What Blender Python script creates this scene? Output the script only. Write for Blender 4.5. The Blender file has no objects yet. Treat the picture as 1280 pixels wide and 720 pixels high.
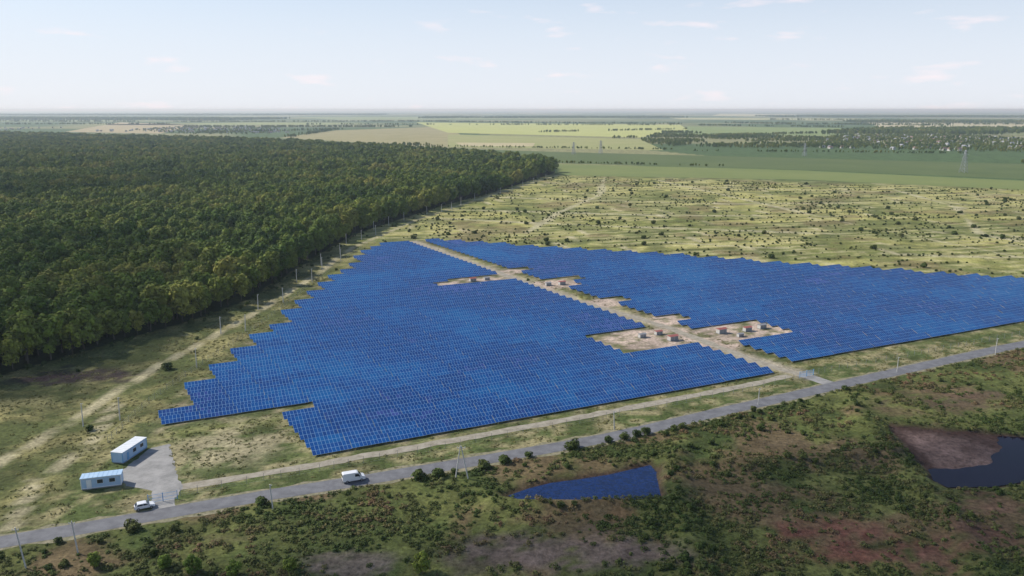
import bpy, bmesh, math, random
import numpy as np
from mathutils import Vector, Matrix, noise
random.seed(7); R=np.random.default_rng(11)
scene=bpy.context.scene
COL=scene.collection

# ------------------------------------------------------------------ helpers
_T=np.random.default_rng(3).random((8,256,256))
def vn(x,y,s=0):
    xi=np.floor(x).astype(np.int64); yi=np.floor(y).astype(np.int64)
    fx=x-xi; fy=y-yi; fx=fx*fx*(3-2*fx); fy=fy*fy*(3-2*fy)
    t=_T[s%8]; a=t[xi&255,yi&255]; b=t[(xi+1)&255,yi&255]; c=t[xi&255,(yi+1)&255]; d=t[(xi+1)&255,(yi+1)&255]
    return (a*(1-fx)+b*fx)*(1-fy)+(c*(1-fx)+d*fx)*fy
def fbm(x,y,scale,s=0,o=4):
    r=0;amp=.5;tot=0;f=1/scale
    for i in range(o):
        r=r+amp*vn(x*f+17.3*i,y*f+5.1*i,s+i); tot+=amp; amp*=.55; f*=2.03
    return r/tot
def inpoly(x,y,P):
    x=np.asarray(x,float);y=np.asarray(y,float);ins=np.zeros(x.shape,bool);n=len(P)
    for i in range(n):
        x1,y1=P[i];x2,y2=P[(i+1)%n]
        if y1==y2: continue
        c=((y1>y)!=(y2>y))&(x<(x2-x1)*(y-y1)/(y2-y1)+x1); ins^=c
    return ins
def dpoly(x,y,P,closed=False):
    d=np.full(np.shape(x),1e9);n=len(P)
    for i in range(n if closed else n-1):
        x1,y1=P[i];x2,y2=P[(i+1)%n];dx=x2-x1;dy=y2-y1;L=dx*dx+dy*dy
        t=np.clip(((x-x1)*dx+(y-y1)*dy)/L,0,1)
        d=np.minimum(d,np.hypot(x-x1-t*dx,y-y1-t*dy))
    return d
def sm(a,b,v):
    t=np.clip((v-a)/(b-a),0,1); return t*t*(3-2*t)
def smooth_line(P,step=3.0):
    out=[]
    n=len(P)
    for i in range(n-1):
        p0=Vector(P[max(i-1,0)]);p1=Vector(P[i]);p2=Vector(P[i+1]);p3=Vector(P[min(i+2,n-1)])
        k=max(2,int((p2-p1).length/step))
        for j in range(k):
            t=j/k
            out.append(0.5*((2*p1)+(p2-p0)*t+(2*p0-5*p1+4*p2-p3)*t*t+(-p0+3*p1-3*p2+p3)*t**3))
    out.append(Vector(P[-1])); return out

def mat(name,col,rough=.8,**kw):
    m=bpy.data.materials.new(name);m.use_nodes=True
    b=m.node_tree.nodes['Principled BSDF']
    b.inputs['Base Color'].default_value=(*col,1);b.inputs['Roughness'].default_value=rough
    for k,v in kw.items(): b.inputs[k.replace('_',' ')].default_value=v
    return m
def noisy(name,c1,c2,scale,rough=.85,bump=0,detail=6,contrast=(.35,.65),spec=.3):
    m=mat(name,c1,rough);nt=m.node_tree;N=nt.nodes;L=nt.links;b=N['Principled BSDF']
    b.inputs['Specular IOR Level'].default_value=spec
    tc=N.new('ShaderNodeTexCoord');n=N.new('ShaderNodeTexNoise');n.inputs['Scale'].default_value=scale;n.inputs['Detail'].default_value=detail
    n.inputs['Roughness'].default_value=.65
    r=N.new('ShaderNodeValToRGB');r.color_ramp.elements[0].position=contrast[0];r.color_ramp.elements[1].position=contrast[1]
    r.color_ramp.elements[0].color=(*c1,1);r.color_ramp.elements[1].color=(*c2,1)
    L.new(tc.outputs['Object'],n.inputs['Vector']);L.new(n.outputs['Fac'],r.inputs['Fac']);L.new(r.outputs['Color'],b.inputs['Base Color'])
    if bump:
        bm=N.new('ShaderNodeBump');bm.inputs['Distance'].default_value=bump;L.new(n.outputs['Fac'],bm.inputs['Height']);L.new(bm.outputs['Normal'],b.inputs['Normal'])
    return m
def obj(name,verts,faces,mats=(),mi=None,parent=None,link=True,smooth=False):
    me=bpy.data.meshes.new(name);me.from_pydata([tuple(v) for v in verts],[],faces)
    for m in mats: me.materials.append(m)
    if mi is not None: me.polygons.foreach_set('material_index',mi)
    if smooth: me.polygons.foreach_set('use_smooth',[True]*len(me.polygons))
    me.update();o=bpy.data.objects.new(name,me)
    if link: COL.objects.link(o)
    if parent: o.parent=parent
    return o
class MB:
    """tiny mesh builder"""
    def __init__(s): s.v=[];s.f=[];s.m=[]
    def box(s,c,d,mi=0,rz=0,M=None):
        b=len(s.v)
        for z in(-1,1):
            for y in(-1,1):
                for x in(-1,1):
                    p=Vector((x*d[0]/2,y*d[1]/2,z*d[2]/2))
                    if rz: p=Matrix.Rotation(rz,3,'Z')@p
                    p=p+Vector(c)
                    s.v.append(M@p if M else p)
        for q in((0,2,3,1),(4,5,7,6),(0,1,5,4),(2,6,7,3),(0,4,6,2),(1,3,7,5)): s.f.append(tuple(b+i for i in q));s.m.append(mi)
    def rod(s,p,q,r0,r1=None,mi=0,n=6):
        r1=r0 if r1 is None else r1;p=Vector(p);q=Vector(q);d=(q-p).normalized()
        a=d.orthogonal().normalized();c=d.cross(a);b=len(s.v)
        for P,r in((p,r0),(q,r1)):
            for i in range(n):
                t=2*math.pi*i/n;s.v.append(P+(a*math.cos(t)+c*math.sin(t))*r)
        for i in range(n):
            j=(i+1)%n;s.f.append((b+i,b+j,b+n+j,b+n+i));s.m.append(mi)
        s.f.append(tuple(b+i for i in reversed(range(n))));s.m.append(mi);s.f.append(tuple(b+n+i for i in range(n)));s.m.append(mi)
    def make(s,name,mats,**k): return obj(name,s.v,s.f,mats,s.m,**k)
def empty(name,loc=(0,0,0),rz=0):
    o=bpy.data.objects.new(name,None);o.location=loc;o.rotation_euler=(0,0,rz);o.empty_display_size=.5;COL.objects.link(o);return o

# ------------------------------------------------------------------ survey (world metres; camera foot at origin, +Y = view)
BLK_A=[(-99.2,203.4),(-63.3,219.4),(-47.5,188.0),(87.0,252.1),(-67.5,517.8),(-82.8,511.4),(-89.4,476.2),(-88.8,418.3),(-94.4,397.9),(-94.9,362.4),(-94.3,328.4),(-94.5,309.3),(-98.7,292.2),(-97.8,267.4),(-98.1,252.6),(-100.8,242.3),(-98.0,224.6)]
BLK_B=[(-58.4,524.3),(96.9,263.9),(210.5,318.0),(271.4,346.9),(360,389),(295.5,395),(262.9,401.8),(161.5,440.7),(99.9,468.2),(-57.7,527.6)]
PATH=[(-66,525),(-15,435),(29.4,357.6),(61.3,311.8),(83.9,267.4),(95.2,251.8)]
ROAD=[(-420,20),(-300,65),(-200,106),(-138.7,132.1),(-103.5,146.7),(-90.2,152.0),(-74.7,158.8),(-56.2,166.6),(-39.3,172.9),(-23.2,179.3),(-4,187),(27.9,200.7),(60.3,218.2),(88.2,232.9),(120.9,250.5),(158.1,270.1),(191.1,286.9),(271.6,324.4),(415.9,383),(620,460)]
TRACK=[(-78.6,170.5),(-64.7,175.8),(-47.4,183.3),(-24.8,193.6),(13.5,211.4),(50.9,229.3),(73.8,240.8),(91.2,250.5)]
LTRACK=[(-132,150),(-128.5,174.6),(-127,184.2),(-124.4,200.7),(-122.9,227.9),(-120.7,262),(-116.5,286.9),(-113.8,309.3),(-109.4,342.4),(-104,412),(-101.2,499.1),(-76.1,630.6),(-24.3,811.1),(64.8,1087.7)]
LTRACK2=[(-103.7,149.4),(-112.4,174.6),(-109.6,192.9),(-118,225)]
FTRACKS=[[(-60,640),(60,600),(220,560),(420,520),(700,500)],[(180,1000),(230,760),(262,600),(300,470)],[(-20,800),(200,740),(450,760),(760,700)],[(420,900),(400,720),(330,560),(345,440)],[(120,1040),(90,820),(40,680),(10,560)],[(560,860),(520,700),(560,600)],[(100,520),(260,470),(420,455)],[(40,960),(300,880),(600,800)],[(-60,700),(120,660),(300,650),(560,640)]]
APRON=[(-94.6,178.8),(-93.2,192.9),(-89.8,195.4),(-85.1,187.0),(-79.5,176),(-76.5,171.5),(-75.8,165.8),(-77.5,165.2),(-81.2,165.8),(-82.5,169),(-89.8,171.5)]
FOREST=[(-600,20),(-330,125),(-236,193),(-203,215),(-168,250),(-161,265.5),(-151,285),(-140,307),(-130,327),(-122,356),(-119,408),(-117,476),(-113,521),(-110,556),(-90,632),(-60,736),(-18,853),(60,1116),(49,1244),(-56,1404),(-564,1973),(-1647,2618),(-2600,2870),(-2700,2700),(-1500,1900),(-700,800)]
POND1=[(-.9,168.1),(4,171.8),(9.4,174.6),(16,176.4),(23.2,178.8),(34.2,184.2),(35.6,181),(34.8,175.7),(33.9,167.7),(27.1,166.1),(18,165.3),(8,165),(1.8,165.8)]
POND2=[(105.2,207.9),(114.3,206.2),(126,203.6),(137.9,201.8),(150,199.1),(155,188),(145,178.8),(122,175.5),(112.7,172.8),(101.9,172.5),(100.4,176),(102.5,183.3),(102.5,195)]
roadyx=lambda x: np.interp(x,[p[0] for p in ROAD],[p[1] for p in ROAD])
ANG=math.atan2(252.6-188,88+47.5); E1=(math.cos(ANG),math.sin(ANG)); E2=(-math.sin(ANG),math.cos(ANG))
CLEAR=[((-20,399),(17,9)),((21,391),(15,9)),((40,352),(10,7)),((53,294),(20,13)),((66,322),(10,7)),((90,303),(20,12)),((76,284),(9,7)),((-2,424),(9,6))]

# ------------------------------------------------------------------ terrain
BANKS=[[(101.6,238),(97.2,192.9),(93.9,159.2),(90,125)],[(101.6,238),(86.8,226),(45.6,205),(40,180),(37.5,155.7),(36,125)],[(-5,163),(36,162)],[(97,190),(60,182),(40,185)]]
def height(x,y):
    s=roadyx(x)-y
    m=sm(9,20,s)*sm(10,40,y)
    h=(fbm(x,y,26,1)-.5)*1.8+(fbm(x,y,7,2,3)-.5)*.7
    for b in BANKS: h=h+1.4*np.exp(-(dpoly(x,y,b)/3.2)**2)
    h=h*m
    for P in(POND1,POND2):
        d=dpoly(x,y,P,True);i=inpoly(x,y,P);sd=np.where(i,-d,d)+(fbm(x,y,5,4)-.5)*2.2
        bot=-1.0
        if P is POND2: bot=-1.15+.72*sm(37,20,np.hypot((x-101)*1.0,(y-207)*1.15))+(fbm(x,y,9,1)-.5)*.75
        w=sm(3.0,-.5,sd); h=h*(1-w)+bot*w
    return h
def lerp(a,b,t): return a*(1-t[...,None])+b*t[...,None]
def C(*c): return np.array(c)
HA=-.22
def plots(x,y):
    a=x*math.cos(HA)-y*math.sin(HA);b=x*math.sin(HA)+y*math.cos(HA)
    a=a+16*(fbm(x,y,90,5)-.5);b=b+14*(fbm(x,y,70,6)-.5)
    ci=np.floor(b/24.).astype(int);off=(ci*37%53)
    cj=np.floor((a+off)/95.).astype(int)
    db=np.minimum(b-ci*24,(ci+1)*24-b);da=np.minimum((a+off)-cj*95,(cj+1)*95-(a+off))
    tone=_T[5][ci&255,cj&255]
    return tone,da,db
BROWN=[(-144.5,250.2,21,8,(.045,.028,.032),.95),(9.5,143,22,8,(.15,.11,.10),.85),(-32.6,140,12,5,(.15,.115,.105),.75),(67.7,146,15,10,(.15,.062,.048),.9),(21.7,159,8,3,(.19,.12,.06),.85),(135,228,22,8,(.11,.07,.05),.8),(-8,138,8,4,(.12,.095,.07),.7),(80,138,10,6,(.15,.075,.055),.8),(52,170,12,4,(.12,.09,.05),.7),(110,162,14,6,(.15,.085,.06),.75),(-60,148,9,3,(.13,.10,.06),.6),(72,196,14,5,(.12,.09,.055),.7),(118,218,14,5,(.12,.08,.05),.7),(95,150,10,5,(.14,.07,.055),.7)]
def colour(x,y):
    sh=x.shape
    full=lambda *c: np.broadcast_to(C(*c),sh+(3,))
    n1=fbm(x,y,60,0);n2=fbm(x,y,9,3);n3=fbm(x,y,22,6);n4=fbm(x,y,3.2,2,3)
    tone,da,db=plots(x,y)
    c=lerp(full(.175,.19,.055),C(.37,.345,.115),sm(.32,.66,.45*n1+.25*n2+.3*tone))
    edge=sm(4.5,1.2,db)*sm(.36,.50,fbm(x,y,40,7)); c=lerp(c,C(.10,.105,.035),edge*.8)
    ed2=sm(2.5,1.,np.abs(db-7))*sm(.42,.54,fbm(x,y,50,1)); c=lerp(c,C(.50,.44,.24),ed2*.65)
    tr=sm(3.4,1.4,da)*sm(.38,.48,fbm(x,y,60,2)); c=lerp(c,C(.50,.44,.27),tr*.8)
    c=lerp(c,C(.46,.41,.19),sm(.58,.70,n2)*.5)
    c=lerp(c,C(.11,.13,.040),sm(.53,.63,n3)*.65)
    c=lerp(c,C(.19,.135,.07),sm(.60,.70,fbm(x,y,34,2))*.5)
    for T in FTRACKS:
        d=dpoly(x,y,T)+10*(fbm(x,y,50,3)-.5); c=lerp(c,C(.48,.43,.27),sm(3.2,1.4,np.abs(d))*.7)
    far=sm(-40,60,y-(1110-.38*np.maximum(x,-200)))
    bands=vn(np.floor(x/900+y/2600),np.floor(y/420),3)
    fc=lerp(full(.08,.125,.045),C(.26,.25,.12),sm(.3,.8,bands)); c=lerp(c,fc,far)
    w=sm(-86,-100,x)*sm(560,470,y)
    cl=lerp(full(.085,.10,.032),C(.24,.215,.09),sm(.42,.64,.5*n2+.3*n3+.2*n4)); c=lerp(c,cl,w)
    inar=sm(6,0,np.minimum(np.where(inpoly(x,y,BLK_A),0,dpoly(x,y,BLK_A,True)),np.where(inpoly(x,y,BLK_B),0,dpoly(x,y,BLK_B,True))))
    cu=lerp(full(.09,.105,.038),C(.24,.205,.12),sm(.45,.7,n4)); c=lerp(c,cu,inar)
    s=y-roadyx(x)
    st=sm(0,2,s)*sm(60,40,s)*sm(-110,-95,x)*(1-inar)
    cs=lerp(full(.085,.11,.034),C(.27,.235,.125),sm(.45,.64,.4*n2+.6*n4)); c=lerp(c,cs,st)
    dp=dpoly(x,y,PATH); c=lerp(c,C(.40,.34,.26),sm(6.0,2.5,dp+5*(n4-.5)+5*(n2-.5))*.8)
    for (c0,r) in CLEAR:
        dx=x-c0[0];dy=y-c0[1];q=np.hypot((dx*E1[0]+dy*E1[1])/r[0],(dx*E2[0]+dy*E2[1])/r[1])+(n2-.5)*.7
        c=lerp(c,lerp(full(.16,.16,.075),C(.46,.36,.29),sm(.33,.52,.6*n4+.4*n2)),sm(1.25,.95,q))
    yd=np.exp(-(((x+72)/13)**2+((y-195)/14)**2)**1.5); c=lerp(c,C(.33,.29,.18),yd*sm(.3,.6,n4)*.9)
    so=sm(1,-5,s)
    cm=lerp(full(.050,.070,.020),C(.125,.135,.043),sm(.35,.65,.5*n3+.5*n2))
    cm=lerp(cm,C(.15,.10,.06),sm(.51,.62,fbm(x,y,17,5))*.75)
    c=lerp(c,cm,so)
    for (bx,by,rx,ry,cc,st_) in BROWN:
        r=np.hypot((x-bx)/rx,(y-by)/ry)+(n2-.5)*1.8+(n4-.5)*1.1; c=lerp(c,C(*cc),sm(1.2,.6,r)*st_*sm(.25,.5,n4))
    for P in(POND1,POND2):
        d=dpoly(x,y,P,True);i=inpoly(x,y,P);sd=np.where(i,-d,d)+(fbm(x,y,5,4)-.5)*2.2
        c=lerp(c,C(.06,.036,.03),sm(2.0,.3,sd))
        if P is POND2: c=lerp(c,C(.17,.115,.10),sm(-1.,-4,sd)*sm(.34,.62,n3*.4+n2*.6))
    for T,wd in((LTRACK,.55),(LTRACK2,.5)):
        d=dpoly(x,y,T)+(n4-.5)*.8; c=lerp(c,C(.40,.35,.22),sm(wd+.6,wd-.1,np.abs(d-1.0))*.8)
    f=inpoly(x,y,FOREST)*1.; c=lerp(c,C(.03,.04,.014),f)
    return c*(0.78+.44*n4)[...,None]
def grow(a,step,fac,end):
    out=[];v=a;st=step
    while abs(v)<abs(end): st*=fac;v+=st if end>a else -st;out.append(v)
    return out
xs=np.array(grow(-262,2,1.065,-60000)[::-1]+list(np.arange(-262,322,2.))+list(np.arange(322,650,3.))+grow(648,3,1.06,60000))
ys=np.array(grow(110,1.5,1.12,-4000)[::-1]+list(np.arange(110,330,1.5))+list(np.arange(330,1200,3.5))+grow(1198,4,1.07,70000))
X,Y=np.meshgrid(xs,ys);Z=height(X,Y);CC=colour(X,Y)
nx,ny=len(xs),len(ys)
me=bpy.data.meshes.new('ground')
idx=np.arange(nx*ny).reshape(ny,nx)
q=np.stack([idx[:-1,:-1],idx[:-1,1:],idx[1:,1:],idx[1:,:-1]],-1).reshape(-1,4)
me.vertices.add(nx*ny);me.vertices.foreach_set('co',np.stack([X,Y,Z],-1).astype(np.float32).ravel())
me.loops.add(q.size);me.loops.foreach_set('vertex_index',q.astype(np.int32).ravel())
me.polygons.add(len(q));me.polygons.foreach_set('loop_start',np.arange(0,q.size,4,dtype=np.int32));me.polygons.foreach_set('use_smooth',np.ones(len(q),bool))
me.update(calc_edges=True)
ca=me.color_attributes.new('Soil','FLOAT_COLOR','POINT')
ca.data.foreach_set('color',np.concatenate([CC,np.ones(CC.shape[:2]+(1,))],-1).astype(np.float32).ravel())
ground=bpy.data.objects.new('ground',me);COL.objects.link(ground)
gm=mat('ground_soil_and_grass',(.1,.1,.05),.95,Specular_IOR_Level=.1);nt=gm.node_tree;N=nt.nodes;L=nt.links;b=N['Principled BSDF']
at=N.new('ShaderNodeAttribute');at.attribute_name='Soil';tc=N.new('ShaderNodeTexCoord')
n1=N.new('ShaderNodeTexNoise');n1.inputs['Scale'].default_value=.9;n1.inputs['Detail'].default_value=5;n1.inputs['Roughness'].default_value=.7
n2=N.new('ShaderNodeTexNoise');n2.inputs['Scale'].default_value=.07;n2.inputs['Detail'].default_value=8;n2.inputs['Roughness'].default_value=.7
mr=N.new('ShaderNodeMapRange');mr.inputs['From Min'].default_value=.3;mr.inputs['From Max'].default_value=.7;mr.inputs['To Min'].default_value=.45;mr.inputs['To Max'].default_value=1.5
mr2=N.new('ShaderNodeMapRange');mr2.inputs['From Min'].default_value=.3;mr2.inputs['From Max'].default_value=.7;mr2.inputs['To Min'].default_value=.6;mr2.inputs['To Max'].default_value=1.4
mu=N.new('ShaderNodeMath');mu.operation='MULTIPLY';vm=N.new('ShaderNodeVectorMath');vm.operation='SCALE'
L.new(tc.outputs['Object'],n1.inputs['Vector']);L.new(tc.outputs['Object'],n2.inputs['Vector']);L.new(n1.outputs['Fac'],mr.inputs['Value']);L.new(n2.outputs['Fac'],mr2.inputs['Value'])
L.new(mr.outputs[0],mu.inputs[0]);L.new(mr2.outputs[0],mu.inputs[1]);L.new(at.outputs['Color'],vm.inputs[0]);L.new(mu.outputs[0],vm.inputs['Scale']);L.new(vm.outputs[0],b.inputs['Base Color'])
bp=N.new('ShaderNodeBump');bp.inputs['Distance'].default_value=.35;L.new(n1.outputs['Fac'],bp.inputs['Height']);L.new(bp.outputs['Normal'],b.inputs['Normal'])
me.materials.append(gm)

# ------------------------------------------------------------------ ribbons: road, tracks
def ribbon(name,P,w,z,m,wob=0,step=3.):
    pts=smooth_line(P,step);V=[];Fc=[]
    for i,p in enumerate(pts):
        d=(pts[min(i+1,len(pts)-1)]-pts[max(i-1,0)]).normalized();n=Vector((-d.y,d.x))
        a=w/2+random.uniform(-wob,wob);c=w/2+random.uniform(-wob,wob)
        V+=[(*(p+n*a),z),(*(p-n*c),z)]
        if i: k=2*i;Fc.append((k-2,k-1,k+1,k))
    return obj(name,V,Fc,[m])
m_asph=noisy('asphalt_worn',(.12,.12,.13),(.19,.19,.20),.35,.85,.02)
m_grav=noisy('gravel_verge',(.13,.13,.07),(.31,.27,.18),.8,.95,.05)
m_trk=noisy('dirt_track',(.24,.21,.16),(.39,.35,.28),.5,.95,.05)
m_conc=noisy('concrete_yard',(.22,.215,.205),(.36,.345,.33),.25,.9,.02)
ribbon('road_verge',ROAD,7.4,.02,m_grav,.9)
ribbon('road',ROAD,5.4,.05,m_asph,.1)
ribbon('dirt_track',TRACK,3.2,.03,m_trk,.4)
ribbon('access_path',PATH,4.0,.034,m_trk,.6)
ribbon('site_driveway',[(95.2,251.8),(99,247),(102,241.5)],5,.042,m_conc,.3)
ribbon('cabin_driveway',[(-79.7,172.1),(-78.4,165),(-75.6,159.5)],4.6,.044,m_conc,.2)
ap=[];_n=len(APRON)
for i in range(_n):
    a=Vector(APRON[i]);c=Vector(APRON[(i+1)%_n]);k=max(2,int((c-a).length/1.2))
    for j in range(k):
        p=a.lerp(c,j/k);w_=.0 if j==0 else .35;ap.append((p.x+random.uniform(-w_,w_),p.y+random.uniform(-w_,w_),.038))
obj('paved_yard',ap,[tuple(range(len(ap)))],[m_conc])

# water
def water(name,col,bs,spec):
    m_wat=mat(name,col,.1,Specular_IOR_Level=spec);nt=m_wat.node_tree;N=nt.nodes;L=nt.links
    n=N.new('ShaderNodeTexNoise');n.inputs['Scale'].default_value=.9;n.inputs['Detail'].default_value=7;n.inputs['Roughness'].default_value=.7;bb=N.new('ShaderNodeBump');bb.inputs['Distance'].default_value=bs;bb.inputs['Strength'].default_value=.6
    r=N.new('ShaderNodeValToRGB');r.color_ramp.elements[0].position=.3;r.color_ramp.elements[1].position=.75;r.color_ramp.elements[0].color=(*[c*.5 for c in col],1);r.color_ramp.elements[1].color=(*[c*2. for c in col],1)
    tcn=N.new('ShaderNodeTexCoord');L.new(tcn.outputs['Object'],n.inputs['Vector']);L.new(n.outputs['Fac'],bb.inputs['Height']);L.new(bb.outputs['Normal'],N['Principled BSDF'].inputs['Normal']);L.new(n.outputs['Fac'],r.inputs[0]);L.new(r.outputs[0],N['Principled BSDF'].inputs['Base Color']);return m_wat
def sheet(name,P,z,m,grow_=1.0):
    cx=sum(p[0] for p in P)/len(P);cy=sum(p[1] for p in P)/len(P)
    return obj(name,[(cx+(x-cx)*grow_,cy+(y-cy)*grow_,z) for x,y in P],[tuple(range(len(P)))],[m])
sheet('pond_water',POND1,-.70,water('blue_pond_water',(.003,.014,.065),.03,.3),1.0)
sheet('pond_water',POND2,-.86,water('peaty_pond_water',(.007,.004,.013),.006,.12),1.0)

# distant cultivated fields
def field(P,c1,c2,z,sc=.01):
    m=noisy('crop_field',c1,c2,sc,.95,0,8,(.3,.7),.1);return sheet('crop_field',P,z,m)
field([(64.3,1299),(311.6,1209),(414.5,1160),(629,988),(1100,700),(980,640),(560,877),(362,1005),(64,1074)],(.16,.20,.065),(.21,.235,.08),.10)
field([(-232.7,1888),(99,1672),(823.5,1299),(1300,1000),(1150,760),(746.7,940),(420,1172),(78.4,1315),(-60,1420),(-191,1610)],(.095,.13,.045),(.125,.155,.058),.06)
field([(-725,2542),(-740,3429),(-333,4250),(-72.9,1849),(-252.8,1973)],(.27,.245,.115),(.36,.31,.16),.15)
field([(-656,5584),(967,4698),(770,3566),(400,2542),(-241,3071)],(.40,.42,.13),(.47,.47,.18),.25)
field([(-226,2873),(378,2404),(326,1740),(-149,1888)],(.36,.34,.15),(.28,.30,.11),.2)
field([(-150,2150),(60,2120),(50,1930),(-120,1950)],(.50,.42,.24),(.44,.38,.22),.3)
field([(-1750,3183),(-2680,5584),(-1796,4698),(-1283,2970)],(.44,.35,.22),(.36,.31,.17),.2)
field([(917,4250),(1560,3879),(1114,2699),(508,2873)],(.19,.25,.09),(.25,.29,.11),.2)
field([(2567,5957),(3111,4961),(2435,3879),(1830,4056)],(.48,.42,.27),(.42,.37,.22),.2)
field([(4550,17910),(5250,14922),(3111,9942),(2734,11187)],(.45,.40,.25),(.4,.4,.2),.5)
field([(-2600,9500),(600,10500),(1200,7500),(-1500,7000)],(.22,.28,.12),(.28,.30,.14),.3)
field([(1700,9000),(3500,7600),(2700,6600),(1500,7300)],(.44,.41,.22),(.35,.37,.18),.3)
field([(-5200,8000),(-3000,9500),(-2800,6500),(-4000,5600)],(.22,.27,.11),(.28,.30,.14),.3)
field([(830,2600),(1700,3900),(2600,3700),(2100,2900),(1300,2700)],(.22,.26,.11),(.30,.30,.14),.15)
field([(-2600,4600),(-1700,5600),(-900,5300),(-1100,4700)],(.30,.32,.13),(.26,.29,.12),.2)
field([(3200,4600),(4600,5600),(5200,4300),(3600,3600)],(.42,.36,.22),(.38,.33,.2),.2)

# ------------------------------------------------------------------ solar arrays
def solar_mat():
    m=mat('solar_cells',(.01,.06,.3),.13,Specular_IOR_Level=.75);nt=m.node_tree;N=nt.nodes;L=nt.links;b=N['Principled BSDF']
    uv=N.new('ShaderNodeUVMap');uv.uv_map='UVMap';sp=N.new('ShaderNodeSeparateXYZ');L.new(uv.outputs[0],sp.inputs[0])
    def M(op,a,c=None,d=None):
        x=N.new('ShaderNodeMath');x.operation=op
        for i,v in enumerate((a,c,d)):
            if v is None: continue
            if isinstance(v,(int,float)): x.inputs[i].default_value=v
            else: L.new(v,x.inputs[i])
        return x.outputs[0]
    def line(s,size,w):
        f=M('FRACT',M('DIVIDE',s,size));g=M('MINIMUM',f,M('SUBTRACT',1.,f));return M('LESS_THAN',g,w/size/2)
    fr=M('MAXIMUM',line(sp.outputs[0],1.0,.085),line(sp.outputs[1],1.65,.085))
    cell=N.new('ShaderNodeCombineXYZ');L.new(M('FLOOR',sp.outputs[0]),cell.inputs[0]);L.new(M('FLOOR',M('DIVIDE',sp.outputs[1],1.65)),cell.inputs[1])
    wn=N.new('ShaderNodeTexWhiteNoise');L.new(cell.outputs[0],wn.inputs[0])
    tb=N.new('ShaderNodeCombineXYZ');L.new(M('FLOOR',M('DIVIDE',sp.outputs[0],10.)),tb.inputs[0]);wt=N.new('ShaderNodeTexWhiteNoise');L.new(tb.outputs[0],wt.inputs[0])
    gc=N.new('ShaderNodeTexCoord');gn=N.new('ShaderNodeTexNoise');gn.inputs['Scale'].default_value=.018;gn.inputs['Detail'].default_value=3;L.new(gc.outputs['Object'],gn.inputs['Vector'])
    # random module blues; broad azure and violet patches are sky glare painted into colour
    r=N.new('ShaderNodeValToRGB');e=r.color_ramp.elements;e[0].position=.1;e[0].color=(.004,.115,.35,1);e[1].position=.98;e[1].color=(.055,.09,.34,1);k=e.new(.42);k.color=(.003,.072,.29,1);k=e.new(.7);k.color=(.003,.048,.215,1)
    L.new(M('ADD',M('ADD',M('MULTIPLY',wn.outputs[0],.35),M('MULTIPLY',wt.outputs[0],.3)),M('MULTIPLY_ADD',gn.outputs[0],1.8,-.75)),r.inputs[0])
    mx=N.new('ShaderNodeMix');mx.data_type='RGBA';L.new(fr,mx.inputs[0]);L.new(r.outputs[0],mx.inputs[6]);mx.inputs[7].default_value=(.24,.42,.62,1)
    L.new(mx.outputs[2],b.inputs['Base Color']);return m
m_sol=solar_mat();m_steel=mat('galvanised_steel',(.35,.36,.38),.5,Metallic=.6);m_back=mat('panel_backsheet',(.30,.31,.33),.7)
def interval(P,s,p0):
    ts=[];n=len(P)
    for i in range(n):
        a=P[i];c=P[(i+1)%n]
        sa=(a[0]-p0[0])*E2[0]+(a[1]-p0[1])*E2[1]-s;sc=(c[0]-p0[0])*E2[0]+(c[1]-p0[1])*E2[1]-s
        if (sa>0)!=(sc>0):
            k=sa/(sa-sc);x=a[0]+k*(c[0]-a[0]);y=a[1]+k*(c[1]-a[1]);ts.append((x-p0[0])*E1[0]+(y-p0[1])*E1[1])
    ts.sort();return [(ts[i],ts[i+1]) for i in range(0,len(ts)-1,2)]
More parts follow.
